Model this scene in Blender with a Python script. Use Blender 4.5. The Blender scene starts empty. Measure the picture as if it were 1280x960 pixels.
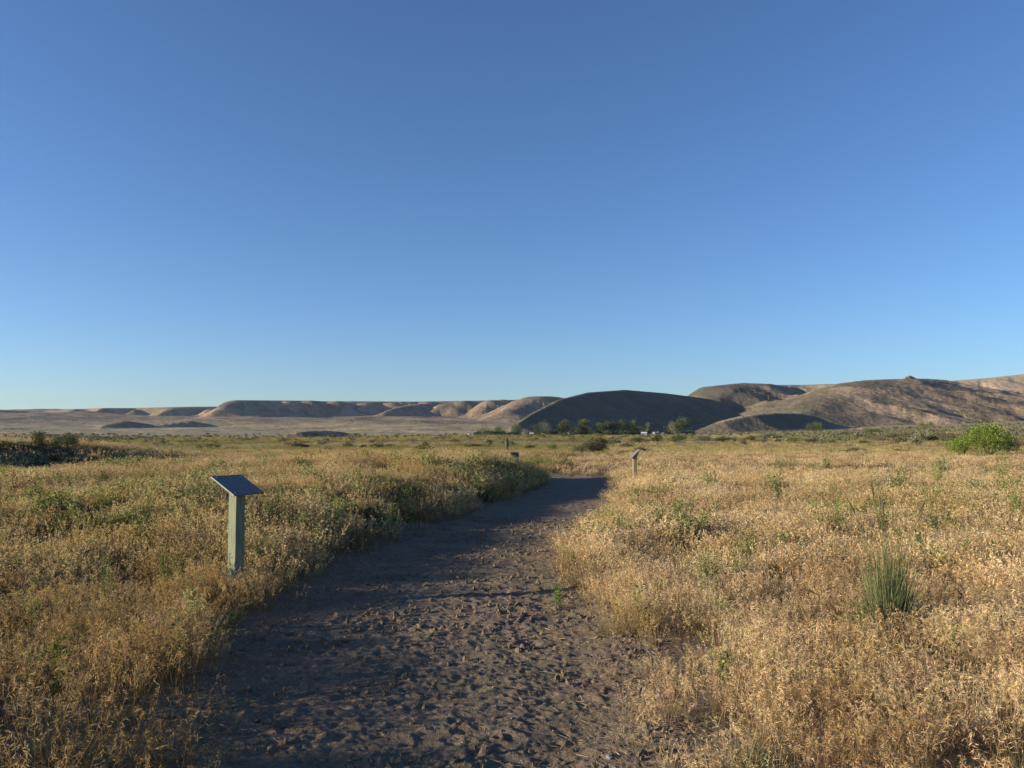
import bpy, math, random
import numpy as np
from mathutils import Vector, Matrix

random.seed(7); RS = np.random.RandomState(7)
R = math.radians
scene = bpy.context.scene
col = scene.collection

# ------------------------------------------------------------------ camera
W0, H0, F = 1280.0, 960.0, 1005.0
EYE = 1.6
HORIZON = 536.0
PITCH = math.atan((HORIZON - 480.0) / F)
cd = bpy.data.cameras.new('camera'); cam = bpy.data.objects.new('camera', cd); col.objects.link(cam)
cd.sensor_width = 36.0; cd.lens = 36.0 * F / W0
cd.clip_start = 0.05; cd.clip_end = 20000
cam.location = (0, 0, EYE); cam.rotation_euler = (R(90) + PITCH, 0, 0)
scene.camera = cam

# ------------------------------------------------------------------ sky, sun, exposure
SUN_EL = R(11.5)
SUN_BACK = R(9.0)            # how far behind the picture plane the sun stands, on the left
sdir = Vector((-math.cos(SUN_BACK) * math.cos(SUN_EL), -math.sin(SUN_BACK) * math.cos(SUN_EL), math.sin(SUN_EL)))
w = bpy.data.worlds.new("World"); scene.world = w; w.use_nodes = True
nt = w.node_tree
bg = nt.nodes['Background']; sky = nt.nodes.new('ShaderNodeTexSky')
sky.sky_type = 'NISHITA'; sky.sun_disc = False
sky.sun_elevation = SUN_EL
sky.sun_rotation = math.atan2(sdir.x, sdir.y)
sky.altitude = 900; sky.air_density = 1.0; sky.dust_density = 0.2; sky.ozone_density = 3.0
tn = nt.nodes.new('ShaderNodeMix'); tn.data_type = 'RGBA'; tn.blend_type = 'MULTIPLY'; tn.inputs[0].default_value = 1.0
tn.inputs[7].default_value = (.65, .78, .99, 1)          # the camera's cool white balance
nt.links.new(sky.outputs[0], tn.inputs[6]); nt.links.new(tn.outputs[2], bg.inputs[0]); bg.inputs[1].default_value = 0.098
sl = bpy.data.lights.new('sun', 'SUN'); so = bpy.data.objects.new('sun', sl); col.objects.link(so)
sl.energy = 5.0; sl.angle = R(0.55); sl.color = (1.0, 0.865, 0.69)
so.rotation_euler = (-sdir).to_track_quat('-Z', 'Y').to_euler()
so.location = (-30, -5, 20)
scene.view_settings.view_transform = 'Standard'; scene.view_settings.look = 'None'
scene.view_settings.gamma = 1; scene.view_settings.use_curve_mapping = False
scene.view_settings.exposure = 0.9
scene.render.engine = 'CYCLES'
scene.cycles.max_bounces = 5; scene.cycles.diffuse_bounces = 2; scene.cycles.glossy_bounces = 2
scene.cycles.transmission_bounces = 2; scene.cycles.transparent_max_bounces = 4
scene.cycles.volume_bounces = 0
scene.cycles.use_denoising = True; scene.cycles.denoiser = 'OPENIMAGEDENOISE'; scene.cycles.denoising_prefilter = 'ACCURATE'
scene.cycles.sample_clamp_indirect = 4

# ------------------------------------------------------------------ numpy helpers
def _h(ix, iy, seed):
    n = (ix.astype(np.int64) * 374761393 + iy.astype(np.int64) * 668265263 + seed * 1442695041) & 0xffffffff
    n = ((n ^ (n >> 13)) * 1274126177) & 0xffffffff
    n = n ^ (n >> 16)
    return (n & 0xffffff) / float(0xffffff)

def vnoise(x, y, seed=0):
    ix = np.floor(x); iy = np.floor(y); fx = x - ix; fy = y - iy
    ux = fx*fx*fx*(fx*(fx*6-15)+10); uy = fy*fy*fy*(fy*(fy*6-15)+10)
    a = _h(ix, iy, seed); b = _h(ix+1, iy, seed); c = _h(ix, iy+1, seed); d = _h(ix+1, iy+1, seed)
    return (a*(1-ux)+b*ux)*(1-uy) + (c*(1-ux)+d*ux)*uy

def fbm(x, y, s, octs=4, seed=0, gain=.5):
    t = np.zeros_like(x); a = 1.0; n = 0
    for k in range(octs):
        t += a * (vnoise(x/s, y/s, seed+k*17) - .5); n += a; a *= gain; s /= 2.03
    return t / n * 2          # about -1..1

def ridged(x, y, s, octs=3, seed=0, gain=.5):
    t = np.zeros_like(x); a = 1.0; n = 0
    for k in range(octs):
        t += a * (1 - np.abs(vnoise(x/s, y/s, seed+k*31)*2-1)); n += a; a *= gain; s /= 2.1
    return t / n

def sstep(a, b, v):
    t = np.clip((v-a)/(b-a), 0, 1); return t*t*(3-2*t)

cp, sp = math.cos(PITCH), math.sin(PITCH)
def ray(px, py):
    """direction through a photo pixel, scaled so that y (depth along the ground) is 1"""
    u = (px - W0/2) / F; v = (H0/2 - py) / F
    d = np.array([u, cp - v*sp, sp + v*cp]); return d / d[1]
def z_at(px, py, d):
    return EYE + ray(px, py)[2] * d
def x_at(px, d, py=HORIZON):
    return ray(px, py)[0] * d

# ------------------------------------------------------------------ land
PY = np.array([2.0, 3.8, 5.1, 7.2, 8.7, 10.4, 13, 15.5, 19.1, 23.3, 26.4, 29])
PL = np.array([-1.35, -1.5, -1.85, -2.2, -2.2, -2.0, -1.55, -.77, .19, .95, 1.1, 1.2])
PR = np.array([.60, .62, .74, .70, .50, .52, 1.05, 1.8, 2.6, 3.0, 3.0, 2.0])
def path_sd(x, y):
    """signed distance-like value: positive inside the path"""
    l = np.interp(y, PY, PL); r = np.interp(y, PY, PR)
    wob = .24*fbm(x, y, 1.2, 3, 91) + .14*fbm(x, y, .3, 3, 92)
    a = np.minimum(x-l, r-x) + wob
    a = np.where((y > 27.8), -1.0, a)
    b = np.minimum(np.minimum(np.minimum(y-26.3, 27.9-y), 1.8-x), x+4)*.9 + wob      # the bend to the left
    return np.maximum(a, b)

CX = np.array([-700, -100, 0, 200, 400, 640, 860, 1000, 1150, 1280, 1500, 2000.])
CD = np.array([40, 100, 250, 500, 800, 1300, 2000, 3000, 6000.])
CY = np.array([  # apparent photo row of the ground at each depth (rows: depth)
    [576, 576, 576, 576, 576, 576, 576, 576, 576, 576, 576, 576],
    [560, 560, 560, 559, 556, 555, 554.5, 554, 553, 552, 551, 551],
    [551, 551, 551, 550, 548.5, 548, 548, 545, 543, 541, 540, 540],
    [545, 545, 545, 546, 546, 545.2, 545, 542, 538, 535, 534, 534],
    [538, 538, 539, 541, 543, 543, 543, 538, 533, 530, 529, 529],
    [533, 533, 533, 533, 533.5, 534, 534, 531, 529, 526, 525, 525],
    [526, 526, 526, 526, 525, 524, 527, 526, 522, 518, 517, 517],
    [521, 521, 521, 520, 520, 520, 520, 518, 510, 500, 498, 498],
    [514, 514, 514, 513, 511, 510, 510, 505, 495, 485, 484, 484.]])
CZ = EYE + (HORIZON - CY) / F * CD[:, None] / 1.0
def base_land(x, y):
    r = np.hypot(x, y); yy = np.maximum(y, .35*r)
    px = np.clip(640 + F * x/np.maximum(yy, .1), CX[0], CX[-1])
    ld = np.log(np.clip(r*.97, 40, 6000)); L = np.log(CD)
    i = np.clip(np.searchsorted(L, ld) - 1, 0, len(L)-2)
    t = np.clip((ld - L[i])/(L[i+1]-L[i]), 0, 1)
    j = np.clip(np.searchsorted(CX, px) - 1, 0, len(CX)-2)
    s = np.clip((px - CX[j])/(CX[j+1]-CX[j]), 0, 1); s = s*s*(3-2*s)
    z = (CZ[i, j]*(1-s)+CZ[i, j+1]*s)*(1-t) + (CZ[i+1, j]*(1-s)+CZ[i+1, j+1]*s)*t
    return z * sstep(30, 60, r)

# hills: crest polylines given as (photo column, photo row of the crest, depth), the width of the two flanks and gullying
HILLS = [
  # far tableland on the left
  dict(p=[(-900,514,3000),(-300,512,3000),(0,513,3000),(60,513,3100),(130,510,2900),(170,510,3100),(230,508.5,2900),(290,508,3200),(340,507,3400)], w=330, k=3.2, g=.5, s=11, gs=260),
  dict(p=[(-60,514,2200),(0,512.5,2350),(30,514,2550),(52,521,2750)], w=150, k=2.6, g=.3, s=12, gs=120),
  dict(p=[(74,517,2250),(96,511.5,2400),(112,514,2650)], w=100, k=2.6, g=.3, s=13, gs=90),
  dict(p=[(108,518,2200),(128,510.5,2300),(150,510.5,2550),(180,516,2850)], w=120, k=2.6, g=.3, s=13, gs=90),
  dict(p=[(196,519,2200),(215,509.5,2300),(234,511,2550),(262,516,2900)], w=110, k=2.6, g=.3, s=14, gs=90),
  # flat topped ridge
  dict(p=[(262,519,1950),(278,507,2000),(293,500.2,2050),(345,500.5,2330),(392,501,2600),(440,504,2900),(480,510,3200)], w=135, k=2.5, g=.48, s=15, gs=62),
  dict(p=[(330,502,2700),(430,501.5,2950),(520,502,3100),(620,500.5,3300),(660,499,3400),(760,500,3400),(900,497,3400)], w=260, k=3.0, g=.5, s=16, gs=90),
  dict(p=[(438,512,2400),(452,505,2450),(463,502,2550),(495,507,2900)], w=90, k=2.6, g=.3, s=17, gs=90),
  dict(p=[(478,516,2150),(497,509,2250),(520,505,2400),(560,502.5,2700),(600,508,3100)], w=110, k=2.6, g=.35, s=18, gs=90),
  dict(p=[(540,514,2300),(556,505,2350),(572,502,2450),(598,508,2800)], w=90, k=2.6, g=.35, s=19, gs=80),
  dict(p=[(590,514,2350),(608,503,2450),(628,499.5,2600),(650,504,2900)], w=100, k=2.6, g=.3, s=20, gs=90),
  dict(p=[(636,512,1950),(655,499,2050),(668,495.5,2100),(685,495.2,2200),(700,499,2350),(730,512,2600)], w=120, k=2.6, g=.3, s=21, gs=90),
  # lit knolls standing before the ridges
  *[dict(p=[(c-9, r+8, d), (c-2, r+.8, d+25), (c+4, r, d+60), (c+12, r+2.5, d+150), (c+20, r+7, d+260)], w=60, k=2.1, g=.35, s=50+i, gs=45)
    for i, (c, r, d) in enumerate([(358, 501, 2230), (384, 500.6, 2300), (417, 501.2, 2350), (486, 503, 2500), (532, 502, 2480), (578, 500.8, 2330), (612, 500, 2250), (168, 512, 2250), (262, 511, 2250), (20, 516, 2100)])],
  # low mounds in the left middle distance
  dict(p=[(395,534,1250),(450,527,1330),(520,525.5,1400),(600,527,1550),(640,531,1650)], w=95, g=.3, s=22, gs=70),
  dict(p=[(130,531,1350),(155,526,1400),(185,530,1500)], w=60, k=3.2, g=.3, s=23, gs=60),
  dict(p=[(205,530,1500),(235,526,1550),(262,530,1650)], w=60, k=3.2, g=.3, s=24, gs=60),
  dict(p=[(-120,533,1000),(-30,533.5,1050),(30,535,1120),(75,539,1200)], w=50, k=2.6, g=.2, s=25, gs=60),
  dict(p=[(425,526,1800),(445,522,1850),(462,526,1950)], w=50, g=.2, s=26, gs=60),
  dict(p=[(345,547,385),(372,540,395),(400,538,410),(428,540,430),(452,547,455)], w=17, k=2.6, g=.3, s=27, gs=18),
  # big domed hill in shade
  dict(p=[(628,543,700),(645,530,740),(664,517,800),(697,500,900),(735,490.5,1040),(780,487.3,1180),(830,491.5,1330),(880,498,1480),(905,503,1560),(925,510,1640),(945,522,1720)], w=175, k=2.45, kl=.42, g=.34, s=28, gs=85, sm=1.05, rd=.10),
  # low dark mound in front of the right hills
  dict(p=[(868,539,790),(900,527,800),(935,518.5,830),(960,516,860),(990,516.5,900),(1012,520,950),(1030,530,1010)], w=55, k=2.6, g=.15, s=29, gs=50),
  # hill behind it with a hollow to its right
  dict(p=[(855,510,1500),(880,496,1520),(893,485,1560),(905,481.5,1600),(928,478.8,1650),(950,480.5,1760),(972,484,1900),(1000,492,2100)], w=190, k=2.7, g=.4, s=30, gs=110),
  dict(p=[(900,484,2700),(950,481,2700),(1000,481.3,2700),(1050,479.8,2700),(1100,480,2700),(1200,480,2700)], w=300, g=.6, s=31, gs=150),
  # right hill with the small knob
  dict(p=[(985,524,1000),(1010,509,1060),(1030,497,1110),(1052,484,1160),(1075,476.8,1210),(1095,475,1260),(1115,473.8,1320),(1130,474,1380),(1150,474.5,1460),(1172,480,1560),(1215,487,1720),(1290,497,1950),(1400,506,2200)], w=230, k=3.3, g=.42, s=32, gs=110, sm=.9),
  dict(p=[(1133,471.5,1390),(1139,469.3,1400),(1147,473,1440)], w=26, g=.2, s=33, gs=30),
  # tan tableland far right
  dict(p=[(1120,482,2400),(1165,478.5,2400),(1185,476.5,2400),(1235,472.8,2400),(1280,467.8,2400),(1400,458,2400),(1700,450,2400),(2400,455,2400)], w=380, g=.45, s=34, gs=180),
]
def hill_land(x, y, z):
    out = z.copy()
    for hd in HILLS:
        P = [np.array([x_at(px, d), d, z_at(px, py, d)]) for px, py, d in hd['p']]
        wd = hd['w']
        xs = [p[0] for p in P]; ys = [p[1] for p in P]; m = wd*2.2
        sel = (x > min(xs)-m) & (x < max(xs)+m) & (y > min(ys)-m) & (y < max(ys)+m)
        if not sel.any(): continue
        X = x[sel]; Y = y[sel]; Z = out[sel]
        # domain warp so that flanks get spurs and gullies
        gs = hd['gs']
        best = np.full(X.shape, 1e9); hz = np.zeros(X.shape); ta = np.zeros(X.shape); lft = np.zeros(X.shape); acc = 0
        for a, b in zip(P[:-1], P[1:]):
            ab = b[:2]-a[:2]; L = math.hypot(*ab)
            t = np.clip(((X-a[0])*ab[0] + (Y-a[1])*ab[1])/(L*L), 0, 1)
            dd = np.hypot(X-(a[0]+t*ab[0]), Y-(a[1]+t*ab[1]))
            k = dd < best
            best[k] = dd[k]; hz[k] = (a[2]+t*(b[2]-a[2]))[k]; ta[k] = (acc+t*L)[k]; acc += L
            lft[k] = (ab[0]*(Y-a[1]) - ab[1]*(X-a[0]) > 0)[k]
        zb = z[sel]
        hgt = np.maximum(hz - zb, 0)
        if 'k' in hd: wd = np.maximum(hd['k']*hgt, wd*.15)
        if 'kl' in hd: wd = wd*np.where(lft > .5, hd['kl'], 1.0)
        # crest undulation and flank spurs that grow with the distance from the crest
        warp = fbm(X, Y, gs*1.5, 3, hd['s'])*gs*.45
        spur = ridged(ta+warp, best*.22, gs, 4, hd['s']+5, .6)
        u = best/wd
        mid = sstep(0, .35, u)
        u2 = u*(1 + hd['g']*mid*(1.0-1.7*spur))
        prof = np.where(u2 < .22, 1-u2*u2*1.1, 0)
        body = np.clip(1-(u2-.22)/.95, 0, 1)
        rd = hd.get('rd', .22); body = np.clip(1-(u2-rd)/(1.17-rd), 0, 1)
        prof = np.where(u2 < rd, 1-u2*u2*.055/(rd*rd), .945*body**hd.get('sm', 1.35))
        zh = zb + hgt*prof - hgt*.10*(1-ridged(ta+warp*.5, best*.25, gs*.42, 3, hd['s']+11, .6))*sstep(.05, .45, u)*sstep(1.25, .8, u) + hgt*.07*fbm(X, Y, gs*.45, 4, hd['s']+9, .6)*sstep(.0, .3, u)*sstep(1.3, .8, u) if hd['w'] > 30 else zb + hgt*prof
        k = gs*.02
        Z = np.maximum(Z, zh)
        out[sel] = Z
    return out

def near_land(x, y):
    r = np.hypot(x, y)
    l = np.interp(y, PY, PL)
    bh = np.interp(y, [4, 7, 9, 12, 16, 27, 34, 45], [0, 0, .08, .33, .46, .45, .2, 0])
    dl = l - x
    z = bh * sstep(-.1, 2.3, dl + .35*fbm(x, y, 1.5, 2, 61)) * (1-.5*sstep(5, 16, dl))
    # swell with a steep right side on the far left
    sx = -14.8 + (y-26)*.12
    z += .92*sstep(0, 1, (sx+2.6-x)/5.3)*sstep(17, 23, y)*(1-sstep(30, 42, y))*(1+.3*fbm(x, y, 5, 2, 65))
    z += .62*sstep(-3.2, -5.4, x)*(1+.6*fbm(x, y, 1.0, 2, 89))*(1-sstep(3.0, 4.8, y + .6*fbm(x, y, 1.2, 2, 88)))*sstep(-6, -1, y)        # unseen rise beside the standing point, added to shade the near left
    z += .15*fbm(x, y, 4.5, 3, 68)*sstep(1.2, 3.0, dl)*sstep(4, 7, y)*(1-sstep(28, 40, y))
    z += .07*fbm(x, y, 6, 3, 62)*sstep(1, 5, r)*(1-sstep(60, 100, r))
    z += .5*fbm(x, y, 45, 3, 63)*sstep(50, 130, r)*(1-sstep(500, 900, r))
    return z

CR = []
for i in range(1500):     # hoof and foot prints
    cy = 2.5 + 25*RS.rand()**1.5; l = np.interp(cy, PY, PL)-.6; rr = np.interp(cy, PY, PR)+.1
    CR.append((l+(rr-l)*RS.rand(), cy, (.022+.075*RS.rand()**2.2), RS.uniform(.003, .012), RS.uniform(0, 3.14), RS.uniform(1.0, 1.7)))
def dirt(x, y, z):
    """soft churned soil"""
    sd = path_sd(x, y); r = np.hypot(x, y)
    k = sstep(-.9, .25, sd)*(1-sstep(30, 45, r))
    k2 = np.maximum(k, .25*(1-sstep(20, 40, r)))
    d = .020*fbm(x, y, .5, 4, 71, .55) + .012*(ridged(x+.1*fbm(x, y, .3, 2, 74), y, .16, 4, 72, .7)-.5) + .017*np.maximum(fbm(x, y, .06, 3, 73, .85), -.15)
    d = d*(1-.25*sstep(9, 20, r))
    for cx, cy, rad, dep, an, el in CR:
        s = (np.abs(x-cx) < rad*3.2) & (np.abs(y-cy) < rad*3.2)
        if not s.any(): continue
        X = x[s]-cx; Y = y[s]-cy; ca, sa = math.cos(an), math.sin(an)
        q = np.hypot((X*ca+Y*sa)/el, -X*sa+Y*ca)/rad
        d[s] += dep*(-np.exp(-q**3*1.2) + .55*np.exp(-((q-1.35)/.33)**2))
    return z + d*k2 - .05*sstep(-.3, .5, sd)

def land(x, y):
    x = np.atleast_1d(np.asarray(x, float)); y = np.atleast_1d(np.asarray(y, float))
    r = np.hypot(x, y)
    z = base_land(x, y) + near_land(x, y)
    far = r > 330
    if far.any():
        xf, yf = x[far], y[far]; zf = z[far]
        zf += 3.5*fbm(xf, yf, 160, 4, 64)*sstep(500, 1100, r[far]) + 9*fbm(xf, yf, 700, 3, 66)*sstep(900, 2000, r[far]) + 11*fbm(xf, yf, 300, 3, 67)*sstep(700, 1300, r[far])
        z[far] = hill_land(xf, yf, zf)
    return z
def gz(x, y): return float(land(x, y)[0])

def ground_point(px, py):
    """where the ray through a photo pixel meets the land"""
    d = ray(px, py); ts = np.exp(np.linspace(math.log(3), math.log(1500), 700))
    zz = land(d[0]*ts, ts); rz = EYE + d[2]*ts
    k = np.argmax(rz < zz)
    if not (rz < zz).any(): k = len(ts)-1
    return d[0]*ts[k], ts[k], float(zz[k])

# ------------------------------------------------------------------ node helpers
def new_mat(name):
    m = bpy.data.materials.new(name); m.use_nodes = True; n = m.node_tree; n.nodes.clear(); return m, n
def N(n, t, **kw):
    nd = n.nodes.new(t)
    for k, v in kw.items():
        if k.startswith('i_'): nd.inputs[k[2:].replace('_', ' ')].default_value = v
        else: setattr(nd, k, v)
    return nd
def noise(n, vec, scale, detail=3, rough=.55):
    t = N(n, 'ShaderNodeTexNoise'); t.inputs['Scale'].default_value = scale; t.inputs['Detail'].default_value = detail
    t.inputs['Roughness'].default_value = rough; n.links.new(vec, t.inputs['Vector']); return t.outputs['Fac']
def ramp(n, fac, stops):
    r = N(n, 'ShaderNodeValToRGB'); e = r.color_ramp.elements
    while len(e) < len(stops): e.new(.5)
    for k, (p, c) in enumerate(stops): e[k].position = p; e[k].color = (*c, 1) if len(c) == 3 else c
    n.links.new(fac, r.inputs[0]); return r.outputs[0]
def mix(n, fac, a, b, mode='MIX'):
    m = N(n, 'ShaderNodeMix', data_type='RGBA', blend_type=mode)
    for s, v in ((m.inputs[0], fac), (m.inputs[6], a), (m.inputs[7], b)):
        if hasattr(v, 'is_output'): n.links.new(v, s)
        elif isinstance(v, (int, float)): s.default_value = v
        else: s.default_value = (*v, 1)
    return m.outputs[2]
def maprange(n, v, a, b, c=0, d=1):
    m = N(n, 'ShaderNodeMapRange'); n.links.new(v, m.inputs[0])
    for k, q in enumerate((a, b, c, d)): m.inputs[k+1].default_value = q
    return m.outputs[0]
def mathn(n, op, a, b=None):
    m = N(n, 'ShaderNodeMath', operation=op)
    for s, v in ((m.inputs[0], a), (m.inputs[1], b)):
        if v is None: continue
        if hasattr(v, 'is_output'): n.links.new(v, s)
        else: s.default_value = v
    return m.outputs[0]
def geo_pos(n): return N(n, 'ShaderNodeNewGeometry').outputs['Position']
def stretch(n, vec, sc):
    m = N(n, 'ShaderNodeMapping'); m.inputs['Scale'].default_value = sc; n.links.new(vec, m.inputs[0]); return m.outputs[0]
def finish(n, color, rough=.9, bump=None, bs=.5, bd=.02, spec=.2, metallic=0, normal=None):
    b = N(n, 'ShaderNodeBsdfPrincipled'); o = N(n, 'ShaderNodeOutputMaterial')
    if hasattr(color, 'is_output'): n.links.new(color, b.inputs['Base Color'])
    else: b.inputs['Base Color'].default_value = (*color, 1)
    b.inputs['Roughness'].default_value = rough; b.inputs['Specular IOR Level'].default_value = spec
    b.inputs['Metallic'].default_value = metallic
    if bump is not None:
        bp = N(n, 'ShaderNodeBump'); bp.inputs['Strength'].default_value = bs; bp.inputs['Distance'].default_value = bd
        n.links.new(bump, bp.inputs['Height']); n.links.new(bp.outputs[0], b.inputs['Normal'])
    n.links.new(b.outputs[0], o.inputs[0])

# soil of the path
m_path, n = new_mat('path_soil'); P = geo_pos(n)
a = noise(n, P, 2.2, 4); b = noise(n, P, 38, 4, .7); c = noise(n, P, 170, 2, .8)
colr = ramp(n, b, [(.25, (.145, .110, .068)), (.5, (.235, .182, .116)), (.78, (.36, .285, .185))])
colr = mix(n, maprange(n, a, .35, .7), colr, (.18, .138, .103), 'MIX')
vo = N(n, 'ShaderNodeTexVoronoi'); vo.inputs['Scale'].default_value = 26; n.links.new(P, vo.inputs['Vector'])
chip = mathn(n, 'LESS_THAN', vo.outputs['Distance'], .17)
chip = mathn(n, 'MULTIPLY', chip, maprange(n, noise(n, P, 9, 2), .5, .62))
colr = mix(n, chip, colr, (.42, .36, .28))
finish(n, colr, .95, mathn(n, 'ADD', b, mathn(n, 'MULTIPLY', c, .45)), 1.0, .022, .08)

# earth and litter below the near grass, passing over to range land further away
m_ground, n = new_mat('range_ground'); P = geo_pos(n)
b = noise(n, P, 30, 4, .7); a = noise(n, P, .55, 4)
near = ramp(n, b, [(.3, (.085, .062, .045)), (.55, (.20, .15, .10)), (.8, (.34, .26, .17))])
L = N(n, 'ShaderNodeVectorMath', operation='LENGTH'); n.links.new(P, L.inputs[0]); dist = L.outputs['Value']
p1 = noise(n, stretch(n, P, (.35, 1, 1)), .06, 5, .6); p2 = noise(n, stretch(n, P, (.5, 1, 1)), .012, 4, .6); p3 = noise(n, P, 1.3, 4, .7)
farc = ramp(n, p1, [(.30, (.24, .23, .11)), (.46, (.36, .31, .17)), (.60, (.50, .40, .24)), (.75, (.55, .43, .27))])
farc = mix(n, maprange(n, p2, .42, .60), farc, (.27, .26, .13))
farc = mix(n, maprange(n, p3, .35, .75, 0, .55), farc, (.10, .092, .052))
near2 = mix(n, maprange(n, a, .3, .7, 0, .5), near, (.26, .2, .125))
colr = mix(n, maprange(n, dist, 25, 70), near2, farc)
finish(n, colr, .95, mathn(n, 'ADD', mathn(n, 'MULTIPLY', p3, 5.), b), .8, .05, .05)

# hills
m_hill, n = new_mat('hill_ground'); P = geo_pos(n)
h1 = noise(n, P, .0035, 5, .6); h2 = noise(n, P, .02, 5, .65); h3 = noise(n, stretch(n, P, (1, 1, 2.5)), .12, 4, .7)
colr = ramp(n, h1, [(.30, (.245, .175, .112)), (.48, (.335, .24, .153)), (.62, (.42, .30, .19)), (.78, (.48, .35, .22))])
colr = mix(n, maprange(n, h2, .46, .58, 0, .75), colr, (.125, .115, .07))
colr = mix(n, maprange(n, h3, .46, .66, 0, .5), colr, (.10, .095, .055))
sx = N(n, 'ShaderNodeSeparateXYZ'); n.links.new(P, sx.inputs[0])
far_r = mathn(n, 'MULTIPLY', maprange(n, sx.outputs[0], 850, 1050), maprange(n, sx.outputs[1], 1950, 2200))
colr = mix(n, mathn(n, 'MULTIPLY', far_r, .8), colr, (.52, .38, .24))  # sunlit brightness of the far right tableland, put into the colour
sv = N(n, 'ShaderNodeTexVoronoi'); sv.inputs['Scale'].default_value = .11; n.links.new(stretch(n, P, (1, 1, 1.6)), sv.inputs['Vector'])
dots = mathn(n, 'MULTIPLY', maprange(n, sv.outputs['Distance'], .34, .18), maprange(n, h2, .36, .52, .15, .85))
colr = mix(n, dots, colr, (.085, .085, .045))
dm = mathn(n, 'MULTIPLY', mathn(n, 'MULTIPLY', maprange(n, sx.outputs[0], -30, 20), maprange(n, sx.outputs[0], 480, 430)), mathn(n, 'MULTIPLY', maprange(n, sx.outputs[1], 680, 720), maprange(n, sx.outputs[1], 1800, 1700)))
colr = mix(n, mathn(n, 'MULTIPLY', dm, .75), colr, (.115, .105, .072))      # the dome's shade, put into its ground colour
low = mathn(n, 'MULTIPLY', maprange(n, sx.outputs[2], 2, 22, 1, 0), maprange(n, h2, .3, .55, .35, 1))
L = N(n, 'ShaderNodeVectorMath', operation='LENGTH'); n.links.new(P, L.inputs[0])
low = mathn(n, 'MAXIMUM', low, mathn(n, 'MULTIPLY', maprange(n, L.outputs['Value'], 1900, 900), maprange(n, sx.outputs[2], 14, 34, .8, 0)))
gn = N(n, 'ShaderNodeNewGeometry'); sz = N(n, 'ShaderNodeSeparateXYZ'); n.links.new(gn.outputs['True Normal'], sz.inputs[0])
low = mathn(n, 'MULTIPLY', low, maprange(n, sz.outputs[2], .955, .99))
colr = mix(n, low, colr, mix(n, maprange(n, noise(n, stretch(n, P, (.35, 1, 1)), .02, 5, .65), .38, .62), (.50, .375, .23), (.25, .235, .115)))
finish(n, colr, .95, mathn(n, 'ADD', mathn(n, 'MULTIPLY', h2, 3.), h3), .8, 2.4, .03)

# ------------------------------------------------------------------ mesh helpers
def raw_mesh(name, V, Fq, mats, matidx=None, smooth=False, colors=None, hidden=False, parent=None):
    """V (n,3) array; Fq (m,k) int array of equal sided faces"""
    me = bpy.data.meshes.new(name); V = np.ascontiguousarray(V, dtype=np.float32); Fq = np.ascontiguousarray(Fq, dtype=np.int32)
    k = Fq.shape[1]
    me.vertices.add(len(V)); me.vertices.foreach_set('co', V.ravel())
    me.loops.add(Fq.size); me.loops.foreach_set('vertex_index', Fq.ravel())
    me.polygons.add(len(Fq)); me.polygons.foreach_set('loop_start', np.arange(0, Fq.size, k, dtype=np.int32))
    me.polygons.foreach_set('use_smooth', np.full(len(Fq), smooth, dtype=bool))
    for m in mats: me.materials.append(m)
    if matidx is not None: me.polygons.foreach_set('material_index', np.asarray(matidx, dtype=np.int32))
    if colors is not None:
        at = me.color_attributes.new('tint', 'FLOAT_COLOR', 'POINT')
        c4 = np.ones((len(V), 4), dtype=np.float32); c4[:, :3] = colors; at.data.foreach_set('color', c4.ravel())
    me.update(calc_edges=True)
    o = bpy.data.objects.new(name, me)
    if not hidden: col.objects.link(o)
    if parent: o.parent = parent
    return o

def grid_faces(nr, na):
    i = np.arange(nr-1)[:, None]*na + np.arange(na-1)[None, :]
    return np.stack([i, i+1, i+1+na, i+na], -1).reshape(-1, 4)

# ------------------------------------------------------------------ setting
def azimuths(fine, half, coarse):
    a = np.arange(-half, half+1e-6, fine)
    l = np.arange(-180, -half, coarse)
    r = np.arange(180, half, -coarse)[::-1]
    return np.radians(np.concatenate([l, a, r]))
az = azimuths(.13, 38, 1.5); 
rad = [.25]
while rad[-1] < 330:
    q = rad[-1]; rad.append(q*(1.03 if q < 2.4 else 1.0036 if q < 14 else 1.006 if q < 60 else 1.012))
rad = np.array(rad)
RR, AA = np.meshgrid(rad, az, indexing='ij')
X = (RR*np.sin(AA)).ravel(); Y = (RR*np.cos(AA)).ravel()
Z = dirt(X, Y, land(X, Y))
V = np.stack([X, Y, Z], 1); FQ = grid_faces(len(rad), len(az))
cen = V[FQ].mean(1)
on_path = path_sd(cen[:, 0], cen[:, 1]) > 0
def compact(V, Fq):
    u, inv = np.unique(Fq, return_inverse=True); return V[u], inv.reshape(Fq.shape)
for nm, msk, mt in (('ground', ~on_path, m_ground), ('path', on_path, m_path)):
    v_, f_ = compact(V, FQ[msk]); f_ = f_[:, ::-1]
    o = raw_mesh(nm, v_, f_, [mt], smooth=True); o['kind'] = 'structure'
ZR = Z[-len(az):]
az2 = azimuths(.07, 42, 2.0); rad2 = np.concatenate([[318], np.exp(np.arange(math.log(331), math.log(4600), .0065))])
RR, AA = np.meshgrid(rad2, az2, indexing='ij'); X = (RR*np.sin(AA)).ravel(); Y = (RR*np.cos(AA)).ravel()
Z = land(X, Y); Z[:len(az2)] -= .4
o = raw_mesh('hills', np.stack([X, Y, Z], 1), grid_faces(len(rad2), len(az2))[:, ::-1], [m_hill], smooth=True); o['kind'] = 'structure'

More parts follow.
